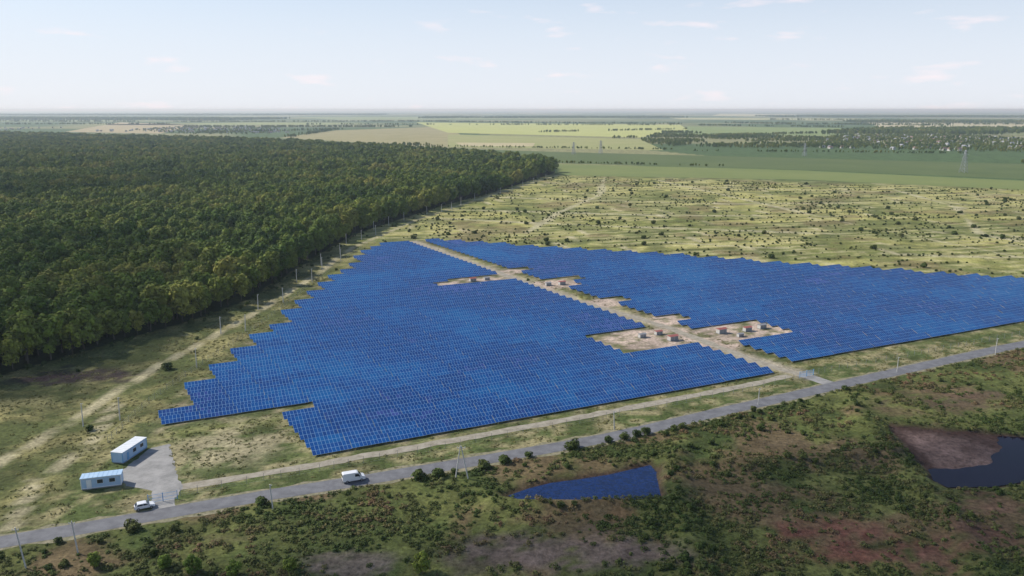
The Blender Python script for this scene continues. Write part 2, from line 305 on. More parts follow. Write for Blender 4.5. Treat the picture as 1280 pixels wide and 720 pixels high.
def rows(P,p0,smin,smax,anchor_right):
    s=smin;TL=10.1;rowi=0
    while s<smax:
        V=[];Fc=[];MI=[];UV=[]
        for (ta,tb) in interval(P,s+1.5,p0):
            nT=int((tb-ta)/TL+.45)
            for k in range(nT):
                t0=(tb-(k+1)*TL) if anchor_right else (ta+k*TL)
                cx=p0[0]+E1[0]*(t0+5)+E2[0]*(s+1.5);cy=p0[1]+E1[1]*(t0+5)+E2[1]*(s+1.5)
                skip=False
                for (c,r) in CLEAR:
                    dx,dy=cx-c[0],cy-c[1]
                    if abs(dx*E1[0]+dy*E1[1])<r[0] and abs(dx*E2[0]+dy*E2[1])<r[1]: skip=True
                if skip: continue
                tilt=math.radians(22+random.uniform(-1.4,1.4));z0=.5+random.uniform(-.07,.07);sj=s+random.uniform(-.1,.1)
                ct,stt=math.cos(tilt),math.sin(tilt)
                def W(t,v,w):
                    h=sj+v*ct-w*stt;z=z0+v*stt+w*ct
                    return (p0[0]+E1[0]*t+E2[0]*h,p0[1]+E1[1]*t+E2[1]*h,z)
                b0=len(V);L_=10.
                for w in(0,-.05):
                    V+= [W(t0,0,w),W(t0+L_,0,w),W(t0+L_,3.3,w),W(t0,3.3,w)]
                u0=10.*(rowi*41+k+3);fs=[(0,1,2,3),(7,6,5,4),(0,4,5,1),(1,5,6,2),(2,6,7,3),(3,7,4,0)]
                for j,f in enumerate(fs):
                    Fc.append(tuple(b0+i for i in f));MI.append(0 if j==0 else 2)
                    UV+= [(u0,0),(u0+10,0),(u0+10,3.3),(u0,3.3)] if j==0 else [(0,0)]*4
                for tt in(1,5,9):
                    for vv in(.5,2.8):
                        px,py,pz=W(t0+tt,vv,-.05);b1=len(V);r=.05
                        for z in(-.1,pz): V+=[(px-r,py-r,z),(px+r,py-r,z),(px+r,py+r,z),(px-r,py+r,z)]
                        for f in((0,1,5,4),(1,2,6,5),(2,3,7,6),(3,0,4,7)): Fc.append(tuple(b1+i for i in f));MI.append(1);UV+=[(0,0)]*4
        if V:
            o=obj('solar_panel_row',V,Fc,[m_sol,m_steel,m_back],MI)
            ul=o.data.uv_layers.new(name='UVMap');ul.data.foreach_set('uv',np.array(UV,np.float32).ravel())
        s+=5.5;rowi+=1
rows(BLK_A,(-47.5,188.0),.3,330,True)
rows(BLK_B,(96.9,263.9),.3,330,False)

# ------------------------------------------------------------------ foliage
def leafmat(name,cols,patch=.02,amp=1.6):
    m=mat(name,cols[0],.85,Specular_IOR_Level=.15);nt=m.node_tree;N=nt.nodes;L=nt.links;b=N['Principled BSDF']
    oi=N.new('ShaderNodeObjectInfo');ns=N.new('ShaderNodeTexNoise');ns.inputs['Scale'].default_value=patch;ns.inputs['Detail'].default_value=3
    L.new(oi.outputs['Location'],ns.inputs['Vector'])
    a=N.new('ShaderNodeMath');a.operation='MULTIPLY_ADD';L.new(oi.outputs['Random'],a.inputs[0]);a.inputs[1].default_value=.5
    c=N.new('ShaderNodeMath');c.operation='MULTIPLY_ADD';L.new(ns.outputs['Fac'],c.inputs[0]);c.inputs[1].default_value=amp;c.inputs[2].default_value=.25-amp/2;L.new(c.outputs[0],a.inputs[2])
    r=N.new('ShaderNodeValToRGB');els=r.color_ramp.elements
    for i,cc in enumerate(cols):
        p=i/(len(cols)-1)
        if i==0: e=els[0];e.position=0
        elif i==len(cols)-1: e=els[-1];e.position=1
        else: e=els.new(p)
        e.color=(*cc,1)
    L.new(a.outputs[0],r.inputs[0])
    at=N.new('ShaderNodeAttribute');at.attribute_name='tone';vm=N.new('ShaderNodeVectorMath');vm.operation='SCALE'
    L.new(r.outputs[0],vm.inputs[0]);L.new(at.outputs['Fac'],vm.inputs['Scale']);L.new(vm.outputs[0],b.inputs['Base Color']);return m
m_leaf=leafmat('forest_leaves',[(.045,.085,.014),(.095,.145,.02),(.17,.205,.032),(.28,.26,.055)],.010,2.0)
m_shrub=leafmat('shrub_leaves',[(.035,.058,.013),(.062,.088,.02),(.115,.12,.035)])
m_weed=leafmat('weed_leaves',[(.042,.068,.016),(.075,.10,.026),(.12,.125,.042),(.19,.115,.065)],.05,2.5)
m_tuft=leafmat('dry_grass',[(.11,.13,.038),(.19,.18,.06),(.30,.26,.12)],.05)
m_bark=mat('bark',(.07,.055,.04),.9)
def plant(name,lobes,leaf,n,mleaf,trunk=None,flat=1.0):
    V=[];Fc=[];tone=[];MI=[]
    tot=sum(r*r for *_,r in lobes)
    for (x,y,z,r) in lobes:
        k=max(6,int(n*r*r/tot));lt=random.uniform(.75,1.25)
        for _ in range(k):
            d=Vector((random.gauss(0,1),random.gauss(0,1),random.gauss(.35,1))).normalized()
            p=Vector((x,y,z))+Vector((d.x,d.y,d.z*flat))*r*random.uniform(.75,1.06)
            nn=(d+Vector((random.gauss(0,.32),random.gauss(0,.32),random.gauss(.25,.32)))).normalized()
            a=nn.orthogonal().normalized();a=Matrix.Rotation(random.random()*6.28,3,nn)@a;c=nn.cross(a);s=leaf*random.uniform(.5,1.3);b0=len(V)
            V+=[p+a*s*.6,p+c*s*.42,p-a*s*.55+nn*.1*s,p-c*s*.4];Fc.append((b0,b0+1,b0+2,b0+3));MI.append(0);tone.append(lt*random.uniform(.7,1.3))
    if trunk:
        mb=MB();H,r0=trunk;top=Vector((random.uniform(-.3,.3),random.uniform(-.3,.3),H));mb.rod((0,0,-.2),top*.5,r0,r0*.75,1);mb.rod(top*.5,top,r0*.75,r0*.35,1)
        for (x,y,z,r) in lobes[:6]: mb.rod(top*random.uniform(.45,.8),(x,y,z),r0*.4,r0*.12,1,5)
        b0=len(V);V+=mb.v;Fc+=[tuple(b0+i for i in f) for f in mb.f];MI+=[1]*len(mb.f);tone+=[1]*len(mb.f)
    o=obj(name,V,Fc,[mleaf,m_bark],MI,link=False)
    ta=o.data.attributes.new('tone','FLOAT','FACE');ta.data.foreach_set('value',tone);return o
def coll(name,objs):
    c=bpy.data.collections.new(name)
    for o in objs: c.objects.link(o)
    return c
def crown_lobes(n,R_,zc,zr,rl):
    out=[(0,0,zc+zr*.6,rl*1.25)]
    for i in range(n):
        a=i*2.4+random.random()*.8;z=-1+2*(i+.5)/n;rr=math.sqrt(1-z*z*.8)*random.uniform(.7,1)
        out.append((R_*rr*math.cos(a),R_*rr*math.sin(a),zc+z*zr,rl*random.uniform(.75,1.2)))
    return out
trees=[plant('tree_%d'%i,crown_lobes(13,2.4+.35*(i%3),7.6+.5*(i%2),3.9,1.65),.9,1250,m_leaf,(8.5,.28)) for i in range(6)]
c_tree=coll('broadleaf_trees',trees)
shr=[plant('shrub_%d'%i,[(random.uniform(-.8,.8),random.uniform(-.8,.8),random.uniform(.3,1.0),random.uniform(.45,.85)) for _ in range(7)],.40,420,m_shrub,(1.0,.06)) for i in range(4)]
c_shrub=coll('shrubs',shr)
weeds=[plant('weed_%d'%i,[(random.uniform(-.8,.8),random.uniform(-.8,.8),random.uniform(.05,.3),random.uniform(.3,.6)) for _ in range(6)],.30,110,m_weed,None,.8) for i in range(4)]
c_weed=coll('weeds',weeds)
tufts=[plant('tuft_%d'%i,[(random.uniform(-.7,.7),random.uniform(-.7,.7),random.uniform(.0,.12),random.uniform(.2,.4)) for _ in range(5)],.25,60,m_tuft,None,.7) for i in range(3)]
c_tuft=coll('grass_tufts',tufts)
def scatter(name,P,rz,sc,vi,c):
    me=bpy.data.meshes.new(name);n=len(P);me.vertices.add(n);me.vertices.foreach_set('co',np.asarray(P,np.float32).ravel())
    for nm,ty,dat in(('rz','FLOAT',rz),('sc','FLOAT',sc),('vi','INT',vi)):
        a=me.attributes.new(nm,ty,'POINT');a.data.foreach_set('value',np.asarray(dat,np.float32 if ty=='FLOAT' else np.int32))
    o=bpy.data.objects.new(name,me);COL.objects.link(o)
    ng=bpy.data.node_groups.new(name+'_gn','GeometryNodeTree');ng.interface.new_socket('Geometry',in_out='INPUT',socket_type='NodeSocketGeometry');ng.interface.new_socket('Geometry',in_out='OUTPUT',socket_type='NodeSocketGeometry')
    N=ng.nodes;L=ng.links;gi=N.new('NodeGroupInput');go=N.new('NodeGroupOutput');ip=N.new('GeometryNodeInstanceOnPoints');ci=N.new('GeometryNodeCollectionInfo')
    ci.inputs['Collection'].default_value=c;ci.inputs['Separate Children'].default_value=True;ci.inputs['Reset Children'].default_value=True
    def na(nm,t):
        x=N.new('GeometryNodeInputNamedAttribute');x.data_type=t;x.inputs['Name'].default_value=nm;return x.outputs['Attribute']
    cx=N.new('ShaderNodeCombineXYZ');L.new(na('rz','FLOAT'),cx.inputs[2])
    L.new(gi.outputs[0],ip.inputs['Points']);L.new(ci.outputs[0],ip.inputs['Instance']);ip.inputs['Pick Instance'].default_value=True
    L.new(na('vi','INT'),ip.inputs['Instance Index']);L.new(cx.outputs[0],ip.inputs['Rotation']);L.new(na('sc','FLOAT'),ip.inputs['Scale']);L.new(ip.outputs[0],go.inputs[0])
    md=o.modifiers.new('scatter','NODES');md.node_group=ng;return o
def jgrid(x0,x1,y0,y1,s):
    gx,gy=np.meshgrid(np.arange(x0,x1,s),np.arange(y0,y1,s));gx=gx+R.uniform(-.45,.45,gx.shape)*s;gy=gy+R.uniform(-.45,.45,gy.shape)*s
    return gx.ravel(),gy.ravel()
def place(name,x,y,sc,c,nv,z=None):
    z=height(x,y) if z is None else z
    n=len(x);scatter(name,np.stack([x,y,z],-1),R.uniform(0,6.28,n),sc,R.integers(0,nv,n),c)
inview=lambda x,y,m=60: np.abs(x)<.70*y+m
# forest
X1,Y1=jgrid(-900,80,150,1000,6.2);k=inpoly(X1,Y1,FOREST)&inview(X1,Y1)
X2,Y2=jgrid(-2200,80,1000,2700,10.);k2=inpoly(X2,Y2,FOREST)&inview(X2,Y2)
X1,Y1=X1[k],Y1[k];X2,Y2=X2[k2],Y2[k2]
s1=R.uniform(.7,1.35,len(X1))*(.8+.5*fbm(X1,Y1,45,2));s2=R.uniform(.9,1.7,len(X2))
place('forest',np.r_[X1,X2],np.r_[Y1,Y2],np.r_[s1,s2],c_tree,6,np.zeros(len(X1)+len(X2))-.3)
# distant woods and shelterbelts
def woods(P,s):
    a=[p[0] for p in P];c=[p[1] for p in P];x,y=jgrid(min(a),max(a),min(c),max(c),s);k=inpoly(x,y,P);return x[k],y[k]
WX=[];WY=[];WS=[]
x,y=woods([(368,2340),(594,3183),(790,2873),(960,2300),(850,1950),(614,1800),(464,1860),(339,1940)],11);kk=(fbm(x,y,150,3)>.46)&(R.random(len(x))<.8);x,y=x[kk],y[kk];WX.append(x);WY.append(y);WS.append(R.uniform(.35,.85,len(x)))
for P,s in(([(1061,2798),(1583,3529),(3400,3183),(2800,2600),(1475,2742)],20),([(1700,2050),(2300,2200),(2300,1700),(1500,1450)],14),
  ([(-5200,6800),(-2200,6300),(-2000,7400),(-5200,8200)],30),([(-900,7800),(1800,8300),(1600,9000),(-900,8600)],34),([(2200,5200),(3900,5000),(4200,5600),(2300,5700)],24),([(3000,9000),(7000,8500),(7500,9800),(3000,10200)],40),([(-9000,11000),(-2000,12500),(-2000,13500),(-9500,12500)],50)):
    x,y=woods(P,s);kk=fbm(x,y,s*12,3)>.36;x,y=x[kk],y[kk];WX.append(x);WY.append(y);WS.append(R.uniform(.8,1.2,len(x))*(1.+s/60))
for a,c,w,s,q in(((-1600,3980),(-500,4056),30,7,1),((-2300,5600),(-467,5957),40,10,1),((-500,5700),(1000,4800),30,10,1),((1338,5254),(2300,4300),50,11,1),((-700,2560),(-760,3400),25,8,.8),((1000,4400),(1600,3950),30,9,1),((2154,6877),(3800,6200),60,14,1.2),((60,1330),(330,1230),3,3.5,.4),((-560,1990),(-200,1940),20,6,.8),((300,2450),(1100,2950),16,6,.8),((-4300,6000),(-2600,5700),60,14,1.2),((-1150,3000),(-740,3500),25,8,.9),((830,1310),(1250,1060),9,4,.6),((380,1700),(900,1600),6,4,.5),((-250,1930),(350,1760),6,4,.45),((100,3100),(800,3600),14,7,.8),((-1200,4700),(900,4500),18,9,.9),((1500,4700),(3200,4700),30,10,1),((-3500,4700),(-2000,4800),30,10,1)):
    d=math.dist(a,c);n=int(d/s*max(1,w/s*.7));t=R.random(n);x=a[0]+(c[0]-a[0])*t+R.normal(0,w*.3,n);y=a[1]+(c[1]-a[1])*t+R.normal(0,w*.3,n)
    gap=fbm(x,y,60,2)>.38;x,y=x[gap],y[gap];WX.append(x);WY.append(y);WS.append(R.uniform(.55,1.05,len(x))*q)
VIL=[(640,1850),(1100,2750),(1500,2742),(1530,2100),(1130,1600),(900,1700)]
for P,s,pp in((VIL,14,.8),([(-1599,3429),(-1667,4250),(-1103,3879),(-847,2873),(-1094,2782)],26,.7)):
    x,y=woods(P,s);kk=R.random(len(x))<pp;WX.append(x[kk]);WY.append(y[kk]);WS.append(R.uniform(.35,.75,kk.sum()))
place('distant_woodland',np.concatenate(WX),np.concatenate(WY),np.concatenate(WS),c_tree,6,np.zeros(sum(map(len,WX)))-.2)
# shrubs: open field
x,y=jgrid(-110,800,395,1100,4.2);tone,da,db=plots(x,y)
free=~inpoly(x,y,BLK_A)&~inpoly(x,y,BLK_B)&~inpoly(x,y,FOREST)&(y<1085-.38*np.maximum(x,0))&inview(x,y)&(dpoly(x,y,BLK_B,True)>5)&(dpoly(x,y,BLK_A,True)>6)&(dpoly(x,y,LTRACK)>4)
pr=.055+.40*sm(.51,.66,fbm(x,y,55,4))+.55*(db<3.)*sm(.36,.52,fbm(x,y,40,7));k=free&(R.random(len(x))<pr)
fx,fy=x[k],y[k];fs=R.uniform(.22,.8,len(fx))*(1+1.2*(R.random(len(fx))<.07))
x,y=jgrid(-140,330,118,330,2.4);s=roadyx(x)-y
wet=(dpoly(x,y,POND1,True)>2)&~inpoly(x,y,POND1)&(dpoly(x,y,POND2,True)>2)&~inpoly(x,y,POND2)
bk=np.min([dpoly(x,y,b) for b in BANKS],0)
brn=np.min([np.hypot((x-q[0])/q[2],(y-q[1])/q[3]) for q in BROWN],0)
pr=(.03+.26*sm(.53,.66,fbm(x,y,20,1))+.36*(bk<3.6)*sm(.35,.52,fbm(x,y,15,2)))*sm(.8,1.3,brn);k=(s>5)&wet&inview(x,y,30)&(R.random(len(x))<pr*.7)
gx,gy=x[k],y[k];gs=R.uniform(.3,.8,len(gx))*(1+.5*sm(.55,.7,fbm(gx,gy,30,2)))
x,y=jgrid(-240,-90,160,560,4.);de=dpoly(x,y,FOREST,True);k=(~inpoly(x,y,FOREST))&(R.random(len(x))<(.75*sm(8,1,de)+.02))&(dpoly(x,y,LTRACK)>3)&(x<-103)
hx,hy=x[k],y[k];hs=R.uniform(.3,1.1,len(hx))
place('shrubs',np.r_[fx,gx,hx],np.r_[fy,gy,hy],np.r_[fs,gs,hs],c_shrub,4)
# weeds south of road
x,y=jgrid(-150,330,118,330,1.15);s=roadyx(x)-y
k=(s>3.6)&~inpoly(x,y,POND1)&~inpoly(x,y,POND2)&(dpoly(x,y,POND1,True)>1.6)&(dpoly(x,y,POND2,True)>1.6)&inview(x,y,25)
brn=np.min([np.hypot((x-q[0])/q[2],(y-q[1])/q[3]) for q in BROWN],0)+(fbm(x,y,9,3)-.5)*1.8
k&=R.random(len(x))<(.18+.62*sm(.38,.62,fbm(x,y,12,6)))*(.14+.86*sm(.5,1.15,brn))
place('meadow_weeds',x[k],y[k],R.uniform(.3,1.15,k.sum()),c_weed,4)
# dry grass tufts north of the road and in the verge
x,y=jgrid(-190,300,140,420,1.9);s=y-roadyx(x)
k=(s>3.6)&~inpoly(x,y,BLK_A)&~inpoly(x,y,BLK_B)&~inpoly(x,y,FOREST)&~inpoly(x,y,APRON)&(dpoly(x,y,TRACK)>2.2)&(dpoly(x,y,PATH)>4)&(dpoly(x,y,LTRACK)>2)&inview(x,y,20)&(R.random(len(x))<.15+.7*sm(.4,.62,fbm(x,y,9,3)))
k&=~((np.hypot(x+96.7,y-188.3)<6)|(np.hypot(x+95.3,y-171.5)<5.5)|(np.hypot(x+78,y-165)<6))
place('dry_grass',x[k],y[k],R.uniform(.4,1.0,k.sum()),c_tuft,3)
for (bx,by,bs) in((-21.8,175,1.5),(-17.2,176.4,1.35),(-7.5,181.4,1.3),(-1.6,184,1.3),(15.4,192.6,1.6),(-78.8,151.7,1.4),(25.4,197,1.1),(29.8,199,1.2),(33.2,200.7,1.1),(36,202,1.2),(-55.2,162.6,1.2),(-116.3,256.8,1.6),(-14,178.6,.8),(4,187.8,.9),(44,205,.9),(47,206.5,1.),(70,219,.9),(104,237,1.)):
    o=bpy.data.objects.new('bush',random.choice(shr).data);o.location=(bx,by,0);o.scale=(bs,bs,bs*.95);o.rotation_euler=(0,0,random.random()*6);COL.objects.link(o)
for (bx,by,bs) in((-17,136,.36),(-60,135.5,.34),(-42,136.5,.28),(-66,137,.3),(-80,138,.28),(-52,134.5,.3)):
    o=bpy.data.objects.new('young_tree',random.choice(trees).data);o.location=(bx,by,-.8);o.scale=(bs*1.2,bs*1.2,bs);o.rotation_euler=(0,0,random.random()*6);COL.objects.link(o)

# ------------------------------------------------------------------ buildings
m_white=noisy('painted_metal_white',(.70,.72,.74),(.82,.83,.84),.6,.5);m_blue=mat('painted_metal_blue',(.16,.36,.62),.5);m_lblue=noisy('painted_metal_pale_blue',(.36,.52,.70),(.46,.60,.76),.5,.5)
m_plast=noisy('rendered_wall',(.48,.47,.44),(.60,.58,.55),.2,.9);m_tile=mat('brown_roof_tile',(.20,.125,.10),.8);m_slate=mat('grey_roof',(.30,.30,.31),.8)
m_glass=mat('window_glass',(.02,.03,.04),.1);m_dark=mat('dark_trim',(.03,.03,.035),.6);m_red=mat('red_painted_roof',(.40,.13,.11),.7);m_grey=mat('grey_plinth',(.25,.25,.25),.9)
def cabin(x,y,rz,Lx,Wy,H,wall,roof,trim):
    e=empty('site_cabin',(x,y,0),rz)
    mb=MB();mb.box((0,0,.15),(Lx-.1,Wy-.1,.3),0);mb.make('plinth',[m_grey],parent=e)
    mb=MB();mb.box((0,0,.3+H/2),(Lx,Wy,H),0)
    n=int(Lx/.4)
    for sy in(-1,1):
        for i in range(n): mb.box((-Lx/2+.2+i*(Lx-.4)/(n-1),sy*(Wy/2+.018),.3+H/2),(.08,.036,H-.5),0)
    mb.make('walls',[wall],parent=e)
    mb=MB()
    for sx in(-1,1):
        for sy in(-1,1): mb.box((sx*(Lx/2-.03),sy*(Wy/2-.03),.3+H/2),(.18,.18,H),0)
    for sy in(-1,1):
        mb.box((0,sy*(Wy/2+.03),.38),(Lx-.3,.07,.16),0);mb.box((0,sy*(Wy/2+.03),.22+H),(Lx-.3,.07,.16),0)
    mb.make('frame',[trim],parent=e)
    mb=MB();mb.box((0,0,.3+H+.06),(Lx+.3,Wy+.3,.12),0)
    for i in range(int(Lx/1.0)): mb.box((-Lx/2+.5+i,0,.3+H+.14),(.07,Wy+.2,.045),0)
    mb.make('roof',[roof],parent=e)
    for nm,cx,w,h,cz,mm in(('door',-Lx*.30,.95,2.05,1.35,trim),('window_1',-.2,1.2,.9,1.8,m_glass),('window_2',Lx*.28,1.2,.9,1.8,m_glass)):
        mb=MB();mb.box((cx,-Wy/2-.06,cz),(w+.14,.06,h+.14),1);mb.box((cx,-Wy/2-.10,cz),(w,.03,h),0);mb.make(nm,[mm,m_white],parent=e)
cabin(-96.6,188.3,math.radians(80),9.6,3.0,2.6,m_lblue,m_white,m_blue)
cabin(-95.2,171.7,math.radians(17),8.4,2.7,2.5,m_lblue,m_lblue,m_white)
def kiosk(x,y,rz,roofm,s=1):
    e=empty('transformer_kiosk',(x,y,0),rz);e.scale=(s,s,s)
    mb=MB();mb.box((0,0,.12),(4.4,2.6,.24),1);mb.box((0,0,1.1),(4.0,2.2,1.75),0)
    for i in(-1,1): mb.box((i*.98,-1.12,1.05),(1.7,.04,1.5),2)
    mb.make('housing',[m_plast,m_grey,m_slate],parent=e)
    v=[(-2.2,-1.35,1.99),(2.2,-1.35,1.99),(2.2,1.35,1.99),(-2.2,1.35,1.99),(-2.2,0,2.5),(2.2,0,2.5)];obj('roof',v,[(0,1,5,4),(2,3,4,5),(0,4,3),(1,2,5),(3,2,1,0)],[roofm],parent=e)
for x,y,mm,s in((-20,399,m_red,.8),(-13,402,m_slate,.7),(25,391,m_red,.8),(18,389,m_slate,.7),(61,292,m_red,.9),(50,296,m_slate,.7),(57,300,m_red,.7),(82,302,m_red,.9),(93,305,m_red,.8),(100,309,m_slate,.8),(88,297,m_slate,.6)): kiosk(x,y,ANG,mm,s)
def gate(x,y,rz):
    mb=MB()
    for sx in(-3,0,3): mb.box((sx,0,1.1),(.14,.14,2.2),0)
    for z in(.3,1.1,1.95): mb.box((-1.5,0,z),(2.86,.05,.06),0);mb.box((1.5,0,z),(2.86,.05,.06),0)
    for i in range(24): mb.box((-2.85+i*.245,.04,1.1),(.03,.03,1.75),0)
    o=mb.make('site_gate',[m_blue]);o.location=(x,y,0);o.rotation_euler=(0,0,rz)
gate(96.5,249.6,ANG);gate(-77.9,164,math.radians(22))
FENCE=[(-106,196),(-108,225),(-106,262),(-103,300),(-101,345),(-100,400),(-98,440),(-95,485),(-90,516),(-62,533)]
F2=[(-75,166.5),(-62,172.6),(-46.5,179.3),(-24,189.5),(15,207.5),(52,225.5),(75,237),(93.5,247.5)]
F3=[(99.5,251.5),(140,271),(211,305),(275,335),(370,378)]
def fence(P):
    pts=smooth_line(P,4.);mb=MB()
    for i,p in enumerate(pts):
        mb.box((p.x,p.y,1.),(.07,.07,2.),0)
        if i:
            for z in(.15,.7,1.25,1.8): mb.rod((pts[i-1].x,pts[i-1].y,z),(p.x,p.y,z),.012,n=3)
    mb.make('wire_fence',[m_steel])
for P in(FENCE,F2,F3): fence(P)

# ------------------------------------------------------------------ poles
m_conp=noisy('concrete_pole',(.50,.48,.45),(.62,.60,.57),2.,.9)
def upole(x,y,h,rz=.4,lean=0,arm=True,m=None,r=.2):
    mb=MB();mb.rod((0,0,-.3),(lean,0,h),r,r*.65,0,8)
    if arm:
        mb.box((lean,0,h-.5),(1.3,.1,.1),0)
        for i in(-.55,0,.55): mb.rod((lean+i,0,h-.45),(lean+i,0,h-.2),.05,.05,1)
    else:
        mb.box((lean,.0,h+.06),(r*1.5,r*1.5,.12),0);mb.rod((lean,0,h-.2),(lean+.5,0,h+.05),.05,.05,1)
    o=mb.make('utility_pole',[m or m_conp,m_white]);o.location=(x,y,float(height(np.array([x]),np.array([y]))[0]));o.rotation_euler=(0,0,rz)
for x,y,h,l in((-92.8,137.5,8.5,-1.0),(-85.5,142.5,7.,-.5),(-52.3,160.3,5.8,-.3),(28,205.1,5.2,-.3),(73,223.9,5.,0),(128.5,254.5,5.,0),(172.5,273.5,6,0),(240,306,6,0)): upole(x,y,h,0,l,l<-.4,None,.16)
mb=MB();mb.rod((-1.4,0,-.2),(-.2,0,8),.17,.11,0,8);mb.rod((1.6,-.6,-.2),(0,0,8),.17,.11,0,8);mb.box((0,0,7.5),(2.0,.12,.12),0)
for i in(-.9,0,.9): mb.rod((i,0,7.56),(i,0,7.85),.06,.05,1)
o=mb.make('a_frame_utility_pole',[m_conp,m_white]);o.location=(-12,176,0)
for x,y in((-118.4,207.3),(-110.5,212),(-107.1,259.4),(-113.7,301.1),(-105.2,304.6),(-111,339.5),(-103.8,352.9),(-109,396),(-101.7,397.9),(-107,440.7),(-103.9,476.2),(-108,515),(-100.9,531),(-100,574.7),(-85,625.9),(-71,665.3),(-53,698.2),(-36,774.3),(-12,826.7),(12,895.7),(42,999.7),(-95,553),(-93,600),(-60,680),(-47,735),(0,860),(25,945),(-126,170),(-104,430),(-99,455)):
    upole(x,y,6.6,.4,random.uniform(-.15,.15),False,None,.17 if y<280 else .21)
def pylon(x,y,h,rz=.5):
    mb=MB();b=h*.13
    def w(z): return b*(1-z/h*.85)
    lv=[0,.18,.34,.48,.6,.7,.8,.9,1.]
    for i in range(len(lv)-1):
        z0,z1=lv[i]*h,lv[i+1]*h;a,c=w(z0),w(z1)
        cs=[(1,1),(-1,1),(-1,-1),(1,-1)]
        for j in range(4):
            p,q=cs[j],cs[(j+1)%4]
            mb.rod((p[0]*a,p[1]*a,z0),(p[0]*c,p[1]*c,z1),.19,.19,n=4);mb.rod((p[0]*a,p[1]*a,z0),(q[0]*c,q[1]*c,z1),.12,n=4);mb.rod((q[0]*a,q[1]*a,z0),(p[0]*c,p[1]*c,z1),.12,n=4);mb.rod((p[0]*c,p[1]*c,z1),(q[0]*c,q[1]*c,z1),.12,n=4)
    for z,l in((.66*h,h*.2),(.8*h,h*.26),(.93*h,h*.17)):
        for s in(-1,1):
            mb.rod((s*w(z)*.5,w(z),z),(s*l,0,z+.3),.14,n=4);mb.rod((s*w(z)*.5,-w(z),z),(s*l,0,z+.3),.14,n=4);mb.rod((s*w(z),0,z+h*.05),(s*l,0,z+.3),.1,n=4);mb.rod((s*l,0,z+.3),(s*l,0,z-1.3),.1,n=4)
    o=mb.make('power_pylon',[m_steel]);o.location=(x,y,0);o.rotation_euler=(0,0,rz)
pylon(626,1118,31);pylon(175,1600,26);pylon(120,1580,24);pylon(549,1520,24);pylon(1000,1010,31)
def village(name,P,n,sd):
    rr=np.random.default_rng(sd);a=[p[0] for p in P];c=[p[1] for p in P];mb=MB();k=0
    while k<n:
        x=rr.uniform(min(a),max(a));y=rr.uniform(min(c),max(c))
        if not inpoly(np.array([x]),np.array([y]),P)[0]: continue
        k+=1;l,w,h=rr.uniform(7,12),rr.uniform(6,8),rr.uniform(2.8,4.5);rz=rr.choice([.3,.3+1.57])+rr.uniform(-.1,.1);rm=1+int(rr.integers(0,3))
        mb.box((x,y,h/2),(l,w,h),0,rz)
        M=Matrix.Translation((x,y,0))@Matrix.Rotation(rz,4,'Z');b=len(mb.v);X_,Y_=l/2+.4,w/2+.4;t=h+w*.38
        for p in((-X_,-Y_,h+.01),(X_,-Y_,h+.01),(X_,Y_,h+.01),(-X_,Y_,h+.01),(-X_,0,t),(X_,0,t)): mb.v.append(M@Vector(p))
        for f in((0,1,5,4),(2,3,4,5),(0,4,3),(1,2,5),(3,2,1,0)): mb.f.append(tuple(b+i for i in f));mb.m.append(rm)
        for i in(-1,0,1): mb.box(tuple(M@Vector((i*l*.3,-w/2-.03,h*.5))),(1.2,.06,1.3),4,rz)
    mb.make(name,[m_plast,m_tile,m_slate,m_slate,m_glass])
village('distant_village',VIL,150,3)
village('distant_village',[(-1700,3200),(-1667,4150),(-1103,3879),(-800,3000)],150,4)
village('distant_village',[(-2700,3500),(-2700,3900),(-2100,3900),(-2100,3500)],40,5)

